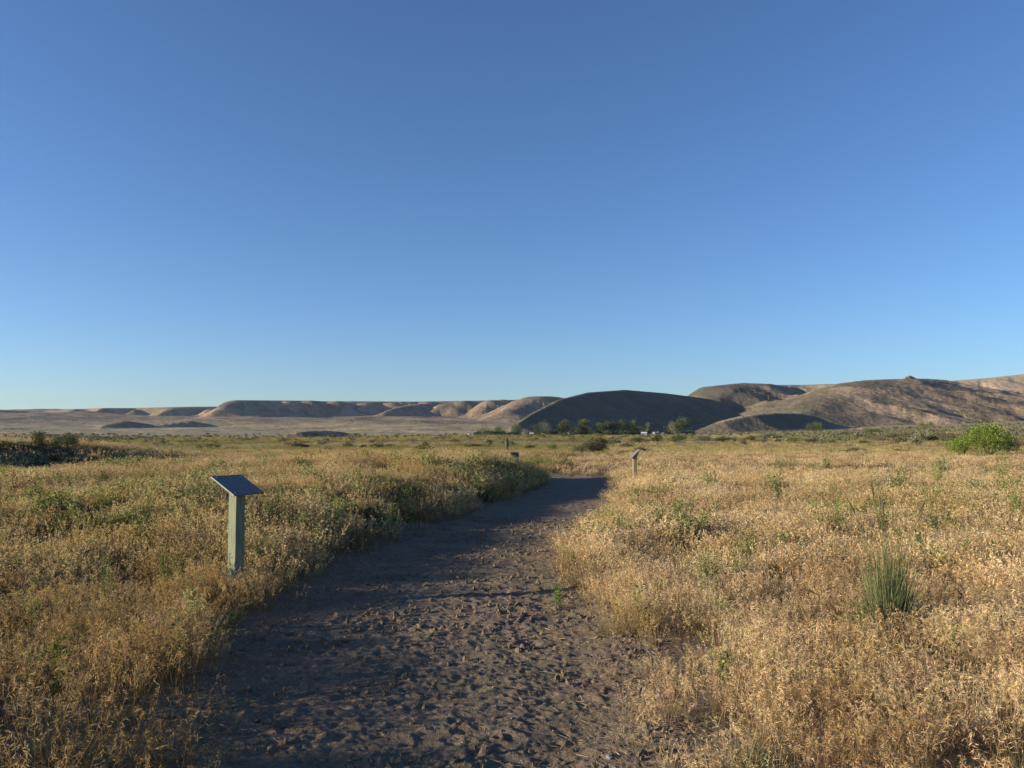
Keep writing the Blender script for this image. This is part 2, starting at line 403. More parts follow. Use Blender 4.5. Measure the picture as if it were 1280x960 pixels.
# ------------------------------------------------------------------ vegetation materials
def leaf_mat(name, scale=.6, dark=(.62, .5, .42), amount=.8, transl=.3, tint=None):
    m, n = new_mat(name)
    at = N(n, 'ShaderNodeAttribute', attribute_name='tint')
    oi = N(n, 'ShaderNodeObjectInfo'); P = geo_pos(n)
    c = mix(n, 1.0, at.outputs['Color'], ramp(n, oi.outputs['Random'], [(0, (.66, .63, .58)), (.5, (1, 1, 1)), (1, (1.22, 1.18, 1.1))]), 'MULTIPLY')
    c = mix(n, maprange(n, noise(n, P, scale, 3), .42, .66, 0, amount), c, mix(n, 1.0, c, dark, 'MULTIPLY'))
    if tint: c = tint(n, P, c)
    d = N(n, 'ShaderNodeBsdfDiffuse'); t = N(n, 'ShaderNodeBsdfTranslucent'); ms = N(n, 'ShaderNodeMixShader'); ms.inputs[0].default_value = transl
    o = N(n, 'ShaderNodeOutputMaterial')
    n.links.new(c, d.inputs[0]); n.links.new(c, t.inputs[0]); n.links.new(d.outputs[0], ms.inputs[1]); n.links.new(t.outputs[0], ms.inputs[2]); n.links.new(ms.outputs[0], o.inputs[0])
    return m
def grass_tint(n, P, c):
    sx = N(n, 'ShaderNodeSeparateXYZ'); n.links.new(P, sx.inputs[0])
    # left of the path the stand is darker, more olive and brown
    left = mathn(n, 'SUBTRACT', sx.outputs[0], mathn(n, 'MULTIPLY', sx.outputs[1], .12))
    lf = mathn(n, 'MULTIPLY', maprange(n, left, .3, -2.5), maprange(n, noise(n, P, .35, 3), .3, .6, .35, 1))
    c = mix(n, mathn(n, 'MULTIPLY', lf, .8), c, mix(n, 1.0, c, (.68, .67, .55), 'MULTIPLY'))
    g = maprange(n, noise(n, P, .22, 3), .56, .68, 0, .3)
    c = mix(n, g, c, mix(n, 1.0, c, (.70, .92, .50), 'MULTIPLY'))
    nl = mathn(n, 'MULTIPLY', maprange(n, sx.outputs[1], 7.5, 5.5), maprange(n, sx.outputs[0], .3, -1))
    c = mix(n, mathn(n, 'MULTIPLY', nl, .85), c, mix(n, 1.0, c, (.66, .61, .54), 'MULTIPLY'))
    fy = maprange(n, sx.outputs[1], 40, 75)        # the green strip of range land past the dry stand
    g2 = maprange(n, noise(n, stretch(n, P, (.3, 1, 1)), .05, 4), .38, .52)
    return mix(n, mathn(n, 'MULTIPLY', fy, g2), c, mix(n, 1.0, c, (.56, .66, .42), 'MULTIPLY'))
m_grass = leaf_mat('dry_grass', .9, (.72, .60, .47), .72, .42, grass_tint)
m_green = leaf_mat('green_weed', .8, (.8, .7, .6), .5, .35)
m_sage = leaf_mat('sagebrush', .3, (.8, .78, .7), .5, .15)
m_tree = leaf_mat('tree_leaves', .1, (.75, .8, .7), .5, .3)
m_bark, n = new_mat('bark'); P = geo_pos(n)
finish(n, ramp(n, noise(n, stretch(n, P, (6, 6, 1)), 4, 3), [(.3, (.05, .04, .03)), (.7, (.13, .105, .08))]), .95, noise(n, P, 40, 2), .5, .01)

# ------------------------------------------------------------------ plant meshes
class Quads:
    def __init__(s): s.v = []; s.f = []; s.c = []
    def strip(s, pts, wid, side, colr):
        b = len(s.v)
        for p, w_, c in zip(pts, wid, colr):
            s.v.append(p - side*w_*.5); s.v.append(p + side*w_*.5); s.c += [c, c]
        for k in range(len(pts)-1): s.f.append((b+2*k, b+2*k+1, b+2*k+3, b+2*k+2))
    def blade(s, p, d, ln, wd, c, rng):
        """single lens shaped quad"""
        side = np.cross(d, rng.normal(size=3)); side /= np.linalg.norm(side)+1e-9
        b = len(s.v); s.v += [p, p+d*ln*.45+side*wd*.5, p+d*ln, p+d*ln*.45-side*wd*.5]; s.c += [c]*4; s.f.append((b, b+1, b+2, b+3))
    def obj(s, name, mat, hidden=False, parent=None):
        return raw_mesh(name, np.array(s.v), np.array(s.f), [mat], colors=np.clip(np.array(s.c), 0, 1), hidden=hidden, parent=parent)

STRAW = np.array([[.80, .62, .33], [.85, .70, .43], [.73, .55, .30], [.78, .60, .34], [.64, .43, .27], [.81, .63, .31]])
STEMC = np.array([[.46, .35, .18], [.38, .29, .15], [.38, .25, .14], [.32, .30, .13]])
def unit(v): return v/(np.linalg.norm(v)+1e-9)
def cheat_tuft(seed, stems, rad_, h, lod, thin=1.0):
    rng = np.random.RandomState(seed); q = Quads()
    for i in range(stems):
        a = rng.rand()*6.283; r_ = rad_*math.sqrt(rng.rand())
        base = np.array([r_*math.cos(a), r_*math.sin(a), -.03])
        lean = np.array([math.cos(a), math.sin(a), 0])*rng.uniform(0, .35) + np.array([rng.normal()*.16, rng.normal()*.16, 0])
        H = h*rng.uniform(.55, 1.12); droop = rng.uniform(0, 6.283); dv = np.array([math.cos(droop), math.sin(droop), 0])
        sc = STEMC[rng.randint(4)]*rng.uniform(.8, 1.2); hc = STRAW[rng.randint(6)]*rng.uniform(.86, 1.1)
        side = np.array([math.cos(droop+1.57), math.sin(droop+1.57), 0])
        if rng.rand() < .5: side = unit(np.cross(side, [0, 0, 1]))
        w_ = (.0022 if lod == 0 else .0045 if lod == 1 else .012)*thin
        p1 = base + lean*H*.45 + np.array([0, 0, H*.5]); p2 = base + lean*H + np.array([0, 0, H*.9]); p3 = p2 + dv*.035*rng.uniform(.5, 1.6) + np.array([0, 0, .012])
        q.strip([base, p1, p2, p3], [w_, w_*.9, w_*.6, w_*.4], side, [sc*.8, sc, hc*.9, hc])
        nsp = (11 if lod == 0 else 6 if lod == 1 else 4)
        for k in range(nsp):
            t = k/(nsp); p = p2*(1-t)+p3*t - np.array([0, 0, .0]) if k % 2 else p1*(.35*(1-t))+p2*(1-.35*(1-t))
            d = unit(dv*rng.uniform(.2, 1.1) + rng.normal(size=3)*.38 + np.array([0, 0, rng.uniform(-.9, .5)]))
            if lod == 0: q.blade(p, d, rng.uniform(.018, .036), rng.uniform(.0024, .0042), hc*rng.uniform(.85, 1.15), rng)
            elif lod == 1: q.blade(p, d, rng.uniform(.025, .042), rng.uniform(.006, .010), hc*rng.uniform(.85, 1.15), rng)
            else: q.blade(p, d, rng.uniform(.045, .08), rng.uniform(.015, .026), hc*rng.uniform(.85, 1.15), rng)
        # dry leaf at the base
        if rng.rand() < .7:
            d = unit(np.array([rng.normal(), rng.normal(), rng.uniform(.2, 1.6)]))
            q.blade(base, d, H*rng.uniform(.25, .6), w_*2.0, sc*rng.uniform(.7, 1.1), rng)
    return q
GREENS = np.array([[.19, .25, .07], [.24, .29, .09], [.15, .20, .07], [.28, .30, .12]])
def weed_mesh(seed, h, wd, n_st, leaves, ls, q=None, cols=GREENS):
    rng = np.random.RandomState(seed); q = q or Quads()
    for i in range(n_st):
        a = rng.rand()*6.283; ln = np.array([math.cos(a), math.sin(a), 0])*rng.uniform(.1, 1)*wd*.5
        H = h*rng.uniform(.55, 1.05); b0 = np.array([rng.normal()*.02, rng.normal()*.02, -.02])
        top = b0 + ln + np.array([0, 0, H]); midp = b0 + ln*.35 + np.array([0, 0, H*.5]); c = cols[rng.randint(len(cols))]
        side = unit(np.cross(ln, [0, 0, 1]))
        q.strip([b0, midp, top], [.006, .005, .002], side, [c*.8]*3)
        for k in range(leaves):
            t = rng.uniform(.12, 1); p = (b0*(1-t)+midp*t*1.0 if t < .5 else midp*(1-t)*2+top*(2*t-1)) if t >= .5 else b0*(1-2*t)+midp*2*t
            d = unit(np.array([rng.normal(), rng.normal(), rng.uniform(-.1, 1.2)])); out = d*rng.uniform(0, .5)*wd*.3
            q.blade(p+out*.5, d, ls*rng.uniform(.6, 1.4), ls*rng.uniform(.25, .5), cols[rng.randint(len(cols))]*rng.uniform(.75, 1.3), rng)
    return q
SAGE = np.array([[.19, .195, .115], [.25, .24, .155], [.145, .16, .08], [.22, .205, .13]])
def bush_mesh(seed, leaves, ls, cols, flat=.75, lobes=7, inner=.25):
    """unit bush, about 1 wide (radius .5) and flat high, of leaf sprays on several uneven lobes"""
    rng = np.random.RandomState(seed); q = Quads()
    L = []
    for i in range(lobes):
        a = rng.rand()*6.283; r_ = rng.uniform(.05, .30)
        L.append((np.array([r_*math.cos(a), r_*math.sin(a), flat*rng.uniform(.25, .62)]), rng.uniform(.16, .30)))
    L.append((np.array([0, 0, flat*.3]), .36))
    for i in range(leaves):
        c0, r_ = L[rng.randint(len(L))]; d = unit(rng.normal(size=3)); rr_ = r_*(rng.uniform(inner, 1)**.5)*rng.choice([1, 1, 1, 1.18])
        p = c0 + d*rr_*np.array([1, 1, .9]); p[2] = max(p[2], .01)
        dd = unit(d*.6 + rng.normal(size=3)*.5 + np.array([0, 0, .6])); tone = rng.uniform(.7, 1.3)
        q.blade(p, dd, ls*rng.uniform(.6, 1.5), ls*rng.uniform(.3, .6), cols[rng.randint(len(cols))]*tone, rng)
    Vv = np.array(q.v); Vv[:, :2] /= 2*np.percentile(np.abs(Vv[:, :2]), 98); Vv[:, 2] *= flat/np.percentile(Vv[:, 2], 98.5); q.v = list(Vv)
    return q
def tube(q, pts, rads, c, sides=6):
    pts = [np.array(p, float) for p in pts]; base = len(q.v)
    for k, p in enumerate(pts):
        d = unit(pts[min(k+1, len(pts)-1)]-pts[max(k-1, 0)]); u = unit(np.cross(d, [.31, .9, .2])); v = np.cross(d, u)
        for j in range(sides):
            a = 6.2832*j/sides; q.v.append(p+(u*math.cos(a)+v*math.sin(a))*rads[k]); q.c.append(c)
    for k in range(len(pts)-1):
        for j in range(sides):
            a = base+k*sides+j; b = base+k*sides+(j+1) % sides; q.f.append((a, b, b+sides, a+sides))

# ------------------------------------------------------------------ scattering (stuff only)
def scatter(name, protos, pos, rot, scl, idx, kind='stuff'):
    pc = bpy.data.collections.new(name + '_sources')
    for k, p in enumerate(protos): p.name = '%s_source.%03d' % (name, k); pc.objects.link(p)
    n_ = len(pos)
    me = bpy.data.meshes.new(name); me.vertices.add(n_); me.vertices.foreach_set('co', np.asarray(pos, np.float32).ravel())
    a = me.attributes.new('rot', 'FLOAT_VECTOR', 'POINT'); a.data.foreach_set('vector', np.asarray(rot, np.float32).ravel())
    a = me.attributes.new('scl', 'FLOAT_VECTOR', 'POINT'); a.data.foreach_set('vector', np.asarray(scl, np.float32).ravel())
    a = me.attributes.new('pick', 'INT', 'POINT'); a.data.foreach_set('value', np.asarray(idx, np.int32))
    o = bpy.data.objects.new(name, me); col.objects.link(o); o['kind'] = kind
    g = bpy.data.node_groups.new(name + '_scatter', 'GeometryNodeTree')
    g.interface.new_socket('Geometry', in_out='INPUT', socket_type='NodeSocketGeometry')
    g.interface.new_socket('Geometry', in_out='OUTPUT', socket_type='NodeSocketGeometry')
    gi = g.nodes.new('NodeGroupInput'); go = g.nodes.new('NodeGroupOutput')
    ci = g.nodes.new('GeometryNodeCollectionInfo'); ci.inputs['Collection'].default_value = pc
    ci.inputs['Separate Children'].default_value = True; ci.inputs['Reset Children'].default_value = True
    ip = g.nodes.new('GeometryNodeInstanceOnPoints'); ip.inputs['Pick Instance'].default_value = True
    mp = g.nodes.new('GeometryNodeMeshToPoints')
    def att(nm, t):
        x_ = g.nodes.new('GeometryNodeInputNamedAttribute'); x_.data_type = t; x_.inputs[0].default_value = nm; return x_.outputs[0]
    g.links.new(gi.outputs[0], mp.inputs[0]); g.links.new(mp.outputs[0], ip.inputs['Points']); g.links.new(ci.outputs[0], ip.inputs['Instance'])
    g.links.new(att('rot', 'FLOAT_VECTOR'), ip.inputs['Rotation']); g.links.new(att('scl', 'FLOAT_VECTOR'), ip.inputs['Scale']); g.links.new(att('pick', 'INT'), ip.inputs['Instance Index'])
    g.links.new(ip.outputs[0], go.inputs[0])
    md = o.modifiers.new('scatter', 'NODES'); md.node_group = g
    return o

def wedge(n_, r0, r1, a0, a1):
    a = np.radians(RS.uniform(a0, a1, n_)); r_ = np.sqrt(RS.uniform(r0*r0, r1*r1, n_)); return r_*np.sin(a), r_*np.cos(a)
def cover(x, y):
    """how dense the dry grass stands"""
    sd = path_sd(x, y)
    c = sstep(.12, -.22, sd)
    thinl = sstep(-1.0, -3.6, x + .35*(y-4))           # sparse foreground on the left
    nl = np.clip(.2*thinl + sstep(4.6, 7.4, y + 1.3*fbm(x, y, 1.3, 3, 87)), 0, 1)
    lf = x < 0
    c = np.where(lf, c*(.24+.76*nl), c)
    rf = (x > 0) & (y < 6.5)
    c = np.where(rf, c*(.45+.55*sstep(.7, 1.6, x - .25*(y-4)))*(.5+.5*sstep(3.4, 4.4, y)), c)
    gap = fbm(x, y, 1.1, 3, 81)
    c *= np.where(lf & (y < 22), sstep(-.55, .1, gap + .1), sstep(-.75, -.2, gap + .25*sstep(5, 9, np.hypot(x, y))))
    return c
def height_var(x, y): return np.clip(1 + .5*fbm(x, y, 1.9, 3, 82), .5, 1.6)

PX, PYY, PI_, SC = [], [], [], []
def add(n_, r0, r1, a0, a1, ids, s0, s1, fn=cover):
    x, y = wedge(n_, r0, r1, a0, a1); k = RS.rand(n_) < fn(x, y); x = x[k]; y = y[k]
    PX.append(x); PYY.append(y); PI_.append(RS.choice(ids, len(x))); s_ = RS.uniform(s0, s1, len(x))*height_var(x, y)
    sd = path_sd(x, y); s_ *= .65 + .35*sstep(.05, -.35, sd); SC.append(s_)
protos = [cheat_tuft(100+k, 34, .13, .30+.03*(k % 3), 0).obj('t', m_grass, True) for k in range(6)]
protos += [cheat_tuft(200+k, 26, .17, .33+.03*(k % 3), 1).obj('t', m_grass, True) for k in range(5)]
protos += [cheat_tuft(300+k, 26, .38, .42, 2).obj('t', m_grass, True) for k in range(4)]
protos += [cheat_tuft(400+k, 7, .12, .40, 0).obj('t', m_grass, True) for k in range(3)]   # thin tall ones
A, B = -44, 44
def sparse(x, y): return sstep(.35, -.3, path_sd(x, y))*np.where(x < 0, 1, .5)
add(2600, 2.2, 8.5, A-20, B, range(0, 6), .75, 1.15)
add(950, 2.6, 9.5, A-10, B, range(15, 18), .7, 1.1, sparse)
add(15500, 8.5, 26, A, B, range(6, 11), .75, 1.15)
add(19000, 26, 75, A, B, range(11, 15), .42, .72)
add(20000, 75, 210, A, B, range(11, 15), .5, .95, lambda x, y: .35+.55*(fbm(x*.5, y, 22, 3, 83) > -.1))
add(22000, 200, 480, A, B, range(11, 15), .8, 1.6, lambda x, y: .3+.6*(fbm(x*.5, y, 50, 3, 86) > -.1))
gx = np.concatenate(PX); gy = np.concatenate(PYY); gi_ = np.concatenate(PI_); gs_ = np.concatenate(SC)
sgx, sgy = x_at(298, 7.85), 7.85
ex = sgx + RS.uniform(-.45, .45, 26); ey = sgy + RS.uniform(-.6, .0, 26); kk = (np.abs(ex-sgx) > .12) | (ey < sgy-.15)
gx = np.concatenate([gx, ex[kk]]); gy = np.concatenate([gy, ey[kk]]); gi_ = np.concatenate([gi_, RS.randint(0, 6, kk.sum())]); gs_ = np.concatenate([gs_, RS.uniform(.7, 1.05, kk.sum())])
for sx_, sy_, y0_ in ((x_at(793.2, 24.), 24., 20.5), (x_at(645, 35.), 35., 27.9)):     # worn short in front of the signs
    gs_ = np.where((np.abs(gx - sx_*gy/sy_) < .45) & (gy > y0_) & (gy < sy_+.3), gs_*.45, gs_)
gzv = land(gx, gy) - .03*(path_sd(gx, gy) > -.3)
nn = len(gx); rt = np.stack([RS.normal(0, .10, nn), RS.normal(0, .10, nn), RS.uniform(0, 6.283, nn)], 1)
scatter('dry_grass', protos, np.stack([gx, gy, gzv], 1), rt, np.stack([gs_, gs_, gs_*RS.uniform(.85, 1.15, nn)], 1), gi_)

# low green weeds mixed into the stand
gp = [weed_mesh(500+k, .32, .26, 9, 22, .034).obj('t', m_green, True) for k in range(4)]
gp += [weed_mesh(520+k, .32, .40, 10, 26, .045).obj('t', m_green, True) for k in range(3)]
GBLOB = []
for px, py, wpx in ((845, 668, 70), (760, 672, 40), (945, 690, 70), (1040, 640, 60), (900, 725, 60), (1105, 610, 50), (970, 610, 40), (780, 625, 30), (1170, 660, 50), (870, 640, 50), (1180, 630, 40)):
    g_ = ground_point(px, py+12); GBLOB.append((g_[0], g_[1], wpx*g_[1]/F*.5))
def greenf(x, y):
    f = fbm(x, y*.7, 2.6, 3, 84)
    for bx, by, br in GBLOB: f = f + 1.3*np.exp(-(((x-bx)/br)**2 + ((y-by)/(br*1.6))**2))
    return sstep(.05, -.5, path_sd(x, y))*np.where(x < .1*y, .12 + .62*sstep(-.02, .45, f), .02 + .8*sstep(.25, .6, f))
PX, PYY, PI_, SC = [], [], [], []
add(1100, 5.0, 9.5, A, B, range(0, 4), .8, 1.25, greenf)
add(4600, 9.5, 26, A, B, range(4, 7), .85, 1.35, greenf)
add(2600, 26, 80, A, B, range(4, 7), .7, 1.3, greenf)
gx = np.concatenate(PX); gy = np.concatenate(PYY); nn = len(gx); s_ = np.concatenate(SC)
scatter('green_weeds', gp, np.stack([gx, gy, land(gx, gy)], 1), np.stack([np.zeros(nn), np.zeros(nn), RS.uniform(0, 6.283, nn)], 1), np.stack([s_]*3, 1), np.concatenate(PI_))

# far sagebrush cover
sp_ = [bush_mesh(600+k, 170, .17, SAGE, .6).obj('t', m_sage, True) for k in range(4)]
def sagef(x, y):
    px = 640+F*x/y; f = fbm(x, y*.5, 60, 3, 85)
    return np.clip((.12 + .45*sstep(880, 1050, px)*sstep(80, 120, y) + .30*sstep(.0, .5, f))*sstep(70, 120, y), 0, 1)
PX, PYY, PI_, SC = [], [], [], []
add(2200, 75, 220, A, B, range(4), .8, 1.6, sagef)
add(9000, 220, 620, A, B, range(4), 1.2, 2.6, sagef)
add(1500, 620, 700, A, B, range(4), 1.8, 3.2, lambda x, y: sagef(x, y)*.8)
add(2600, 17, 33, -44, -24, range(4), .22, .45, lambda x, y: sstep(-9, -12, x)*sstep(-25, -19, x)*.45)
add(1500, 10, 26, -26, 3, range(4), .25, .5, lambda x, y: sstep(-.15, -.5, path_sd(x, y))*sstep(-3.2, -1.6, path_sd(x, y))*.2)
gx = np.concatenate(PX); gy = np.concatenate(PYY); nn = len(gx); s_ = np.concatenate(SC)
scatter('sagebrush_cover', sp_, np.stack([gx, gy, land(gx, gy)], 1), np.stack([np.zeros(nn), np.zeros(nn), RS.uniform(0, 6.283, nn)], 1), np.stack([s_, s_, s_*.8], 1), np.concatenate(PI_))

bp_ = [bush_mesh(640+k, 260, .16, np.array([[.10, .125, .05], [.14, .16, .07], [.085, .10, .045]]), .7).obj('t', m_tree, True) for k in range(3)]
px_ = np.concatenate([RS.uniform(596, 872, 110), RS.uniform(690, 800, 100)]); dd = RS.uniform(632, 672, 210)
bx = (px_-640)/F*dd; s_ = RS.uniform(3.0, 7.5, 210)
scatter('streamside_brush', bp_, np.stack([bx, dd, land(bx, dd)-.2], 1), np.stack([np.zeros(210), np.zeros(210), RS.uniform(0, 6.283, 210)], 1), np.stack([s_, s_, s_*.75], 1), RS.randint(0, 3, 210))

lm = []
for k in range(4):
    rng = np.random.RandomState(660+k); q = Quads()
    for i in range(16):
        a = rng.rand()*6.283; p = np.array([rng.normal()*.10, rng.normal()*.10, rng.uniform(.002, .012)]); d = unit(np.array([math.cos(a), math.sin(a), rng.normal()*.18]))
        q.blade(p, d, rng.uniform(.02, .09), rng.uniform(.0015, .0035), STRAW[rng.randint(6)]*rng.uniform(.5, .95), rng)
    lm.append(q.obj('t', m_grass, True))
x, y = wedge(6500, 2.6, 12, -42, 36); sd = path_sd(x, y); k = RS.rand(len(x)) < np.clip(.16 + .8*sstep(.75, .0, sd), 0, 1); x = x[k]; y = y[k]; nn = len(x)
scatter('straw_litter', lm, np.stack([x, y, dirt(x, y, land(x, y))+.002], 1), np.stack([RS.normal(0, .1, nn), RS.normal(0, .1, nn), RS.uniform(0, 6.28, nn)], 1), np.stack([RS.uniform(.6, 1.2, nn)]*3, 1), RS.randint(0, 4, nn))

# pebbles and clods on the path
pm, n = new_mat('pebble'); P = geo_pos(n); oi = N(n, 'ShaderNodeObjectInfo')
finish(n, ramp(n, oi.outputs['Random'], [(0, (.10, .08, .065)), (.8, (.19, .15, .12)), (1, (.30, .26, .21))]), .9, noise(n, P, 120, 2), .4, .003)
def stone_mesh(seed, sub=2):
    import bmesh
    bm = bmesh.new(); bmesh.ops.create_icosphere(bm, subdivisions=sub, radius=1); rng = np.random.RandomState(seed)
    V_ = np.array([v.co[:] for v in bm.verts]); ax = rng.normal(size=(5, 3)); ax /= np.linalg.norm(ax, axis=1)[:, None]
    s_ = np.ones(len(V_))
    for a_ in ax: s_ = np.minimum(s_, rng.uniform(.62, .85)/np.maximum(V_ @ a_, 1e-3))
    s_ *= 1 + .08*rng.normal(size=len(V_))
    V_ = V_*s_[:, None]*np.array([1, .8, .55]); F_ = np.array([[v.index for v in f.verts] for f in bm.faces]); bm.free(); return V_, F_
pp = [raw_mesh('t', *stone_mesh(k, 1), [pm], hidden=True) for k in range(4)]
cl = [raw_mesh('t', *stone_mesh(40+k, 2), [m_path], hidden=True) for k in range(5)]
x, y = wedge(26000, 2.6, 15, -34, 24); k = (path_sd(x, y) > -.3) & (RS.rand(len(x)) < np.clip(.5+fbm(x, y, .5, 3, 95), 0, 1)); x = x[k]; y = y[k]; nn = len(x)
z = dirt(x, y, land(x, y)); s_ = .006 + .032*RS.rand(nn)**3.5
scatter('soil_clods', cl, np.stack([x, y, z], 1), RS.uniform(0, 6.28, (nn, 3)), np.stack([s_*RS.uniform(.8, 1.5, nn), s_, s_*.8], 1), RS.randint(0, 5, nn))
x, y = wedge(14000, 2.6, 13, -30, 24); k = path_sd(x, y) > -.15; x = x[k]; y = y[k]; nn = len(x)
z = dirt(x, y, land(x, y)); s_ = .0035 + .010*RS.rand(nn)**4
scatter('pebbles', pp, np.stack([x, y, z], 1), RS.uniform(0, 6.28, (nn, 3)), np.stack([s_]*3, 1), RS.randint(0, 4, nn))

# ------------------------------------------------------------------ things
def tag(o, label, cat, group=None):
    o['label'] = label; o['category'] = cat
    if group: o['group'] = group
    return o
def empty(name, loc, rz=0):
    o = bpy.data.objects.new(name, None); col.objects.link(o); o.location = loc; o.rotation_euler = (0, 0, rz); o.empty_display_size = .2; return o

import bmesh
def box_bm(bm, cx, cy, cz, sx, sy, sz, mtx=None, bev=0):
    r_ = bmesh.ops.create_cube(bm, size=1)
    bmesh.ops.scale(bm, vec=(sx, sy, sz), verts=r_['verts']); bmesh.ops.translate(bm, vec=(cx, cy, cz), verts=r_['verts'])
    if bev:
        es = list({e for v in r_['verts'] for e in v.link_edges}); rr_ = bmesh.ops.bevel(bm, geom=es, offset=bev, segments=2, affect='EDGES')
    return r_
def bm_obj(name, bm, mat, parent=None, smooth=False):
    me = bpy.data.meshes.new(name); bm.normal_update(); bm.to_mesh(me); bm.free(); me.materials.append(mat)
    o = bpy.data.objects.new(name, me); col.objects.link(o)
    if parent: o.parent = parent
    return o

m_wood, n = new_mat('weathered_post_wood'); tc = N(n, 'ShaderNodeTexCoord').outputs['Object']
g1 = noise(n, stretch(n, tc, (38, 38, 2.2)), 2.2, 5, .65); g2 = noise(n, tc, 5, 3)
c = ramp(n, g1, [(.28, (.11, .115, .075)), (.5, (.215, .225, .145)), (.75, (.33, .33, .225))])
c = mix(n, maprange(n, g2, .4, .7, 0, .5), c, (.19, .215, .135))
kv = N(n, 'ShaderNodeTexVoronoi'); kv.inputs['Scale'].default_value = 3.3; n.links.new(stretch(n, tc, (1.6, 1.6, 1)), kv.inputs['Vector'])
c = mix(n, maprange(n, kv.outputs['Distance'], .03, .065, .8, 0), c, (.05, .04, .028))
finish(n, c, .85, g1, .6, .006, .2)
m_wood2, n = new_mat('brown_post_wood'); tc = N(n, 'ShaderNodeTexCoord').outputs['Object']
g1 = noise(n, stretch(n, tc, (38, 38, 2.2)), 2.2, 5, .65)
finish(n, ramp(n, g1, [(.3, (.26, .185, .10)), (.7, (.46, .34, .20))]), .85, g1, .6, .006, .2)
m_dwood, n = new_mat('dark_bracket_wood'); tc = N(n, 'ShaderNodeTexCoord').outputs['Object']
finish(n, ramp(n, noise(n, tc, 30, 3), [(.3, (.045, .038, .03)), (.7, (.09, .075, .055))]), .8)
m_plate, n = new_mat('sign_plate'); tc = N(n, 'ShaderNodeTexCoord').outputs['Object']
g1 = noise(n, tc, 9, 5, .7); g2 = noise(n, stretch(n, tc, (3, 40, 1)), 3, 3)
c = ramp(n, g1, [(.3, (.125, .122, .112)), (.7, (.195, .19, .175))]); c = mix(n, maprange(n, g2, .5, .7, 0, .35), c, (.14, .15, .155))
b = N(n, 'ShaderNodeBsdfPrincipled'); o_ = N(n, 'ShaderNodeOutputMaterial'); n.links.new(c, b.inputs[0]); b.inputs['Roughness'].default_value = .62; b.inputs['Specular IOR Level'].default_value = .5
n.links.new(b.outputs[0], o_.inputs[0])
m_edge, n = new_mat('plate_rim'); finish(n, (.17, .175, .17), .6, spec=.3, metallic=.3)
m_screw, n = new_mat('screw_steel'); finish(n, (.5, .5, .48), .4, spec=.5, metallic=.9)
m_dark, n = new_mat('dark_panel'); tc = N(n, 'ShaderNodeTexCoord').outputs['Object']
finish(n, ramp(n, noise(n, tc, 12, 3), [(.3, (.045, .05, .065)), (.7, (.085, .09, .11))]), .6)

def sign(loc, yaw, tilt, h, side, wood, label, w_=.11, cap=.03, face=m_plate):
    """yaw: direction the reader stands (the plate's low side looks there)"""
    t = empty('interpretive_sign', loc, yaw); tag(t, label, 'sign', 'interpretive signs along the trail')
    ct = math.tan(tilt)
    bm = bmesh.new(); box_bm(bm, 0, 0, (h-.25)/2, w_, w_, h+.25, bev=.004)
    for v in bm.verts:                                   # top cut to the tilt of the plate (local +x is the low side)
        if v.co.z > h*.8: v.co.z += -v.co.x*ct
    bm_obj('post', bm, wood, t)
    M = Matrix.Translation((0, 0, h+.012)) @ Matrix.Rotation(tilt, 4, 'Y')
    bm = bmesh.new(); box_bm(bm, 0, 0, .006, side, side, .010, bev=.002); bmesh.ops.transform(bm, matrix=M, verts=bm.verts)
    pl = bm_obj('plate', bm, face, t)
    bm = bmesh.new()
    e = side/2
    for (cx, cy, sx_, sy_) in ((e+.003, 0, .006, side+.012), (-e-.003, 0, .006, side+.012), (0, e+.003, side, .006), (0, -e-.003, side, .006)):
        box_bm(bm, cx, cy, .006, sx_, sy_, .013)
    bmesh.ops.transform(bm, matrix=M, verts=bm.verts); bm_obj('rim', bm, m_edge, pl)
    for sx_ in (-1, 1):
        for sy_ in (-1, 1):
            bm = bmesh.new(); bmesh.ops.create_cone(bm, segments=10, radius1=.007, radius2=.005, depth=.005, cap_ends=True)
            bmesh.ops.transform(bm, matrix=M @ Matrix.Translation((sx_*(e-.03), sy_*(e-.03), .0135)), verts=bm.verts); bm_obj('screw', bm, m_screw, pl)
    # wedge bracket on the high side, below the plate
    bm = bmesh.new(); x0, x1 = -w_/2-.003, -w_/2-.003-cap*2.2
    if cap > 0:
        yy = w_/2*.8; zt = lambda x_: h - x_*ct - .004
        vs = [bm.verts.new(p) for p in ((x0, -yy, zt(x0)), (x1, -yy, zt(x1)), (x0, -yy, zt(x0)-cap*3.4), (x0, yy, zt(x0)), (x1, yy, zt(x1)), (x0, yy, zt(x0)-cap*3.4))]
        for f in ((0, 1, 2), (3, 5, 4), (0, 3, 4, 1), (1, 4, 5, 2), (2, 5, 3, 0)): bm.faces.new([vs[k] for k in f])
        bm_obj('bracket', bm, m_dwood, t)
    else: bm.free()
    return t

# near sign: position solved from its plate and the shadow it throws over the path
d0 = 7.85; xs_ = x_at(298, d0); g0 = gz(xs_, d0)
ztop = z_at(297.5, 606, d0)
sign((xs_, d0, g0), math.atan2(-.5, .866), R(27), ztop-g0-.02, .355, m_wood, 'tilted blue-grey plaque on grey-green wooden post, in the grass left of the path')
d1 = 24.0; x1 = x_at(793.2, d1); g1_ = gz(x1, d1); zt1 = z_at(793, 568, d1)
sign((x1, d1, g1_), math.atan2(-.03, -1.0), R(45), zt1-g1_, .36, m_wood2, 'small sign on sunlit brown post, right of the far end of the path', cap=.035)
d2 = 35.0; x2 = x_at(644.5, d2); g2_ = gz(x2, d2); zt2 = z_at(644.5, 572.0, d2)
sign((x2, d2, g2_), math.atan2(-.75, .66), R(62), zt2-g2_, .46, m_wood, 'dark square panel leaning low behind the grass bank, beyond the path bend', cap=0, face=m_dark)

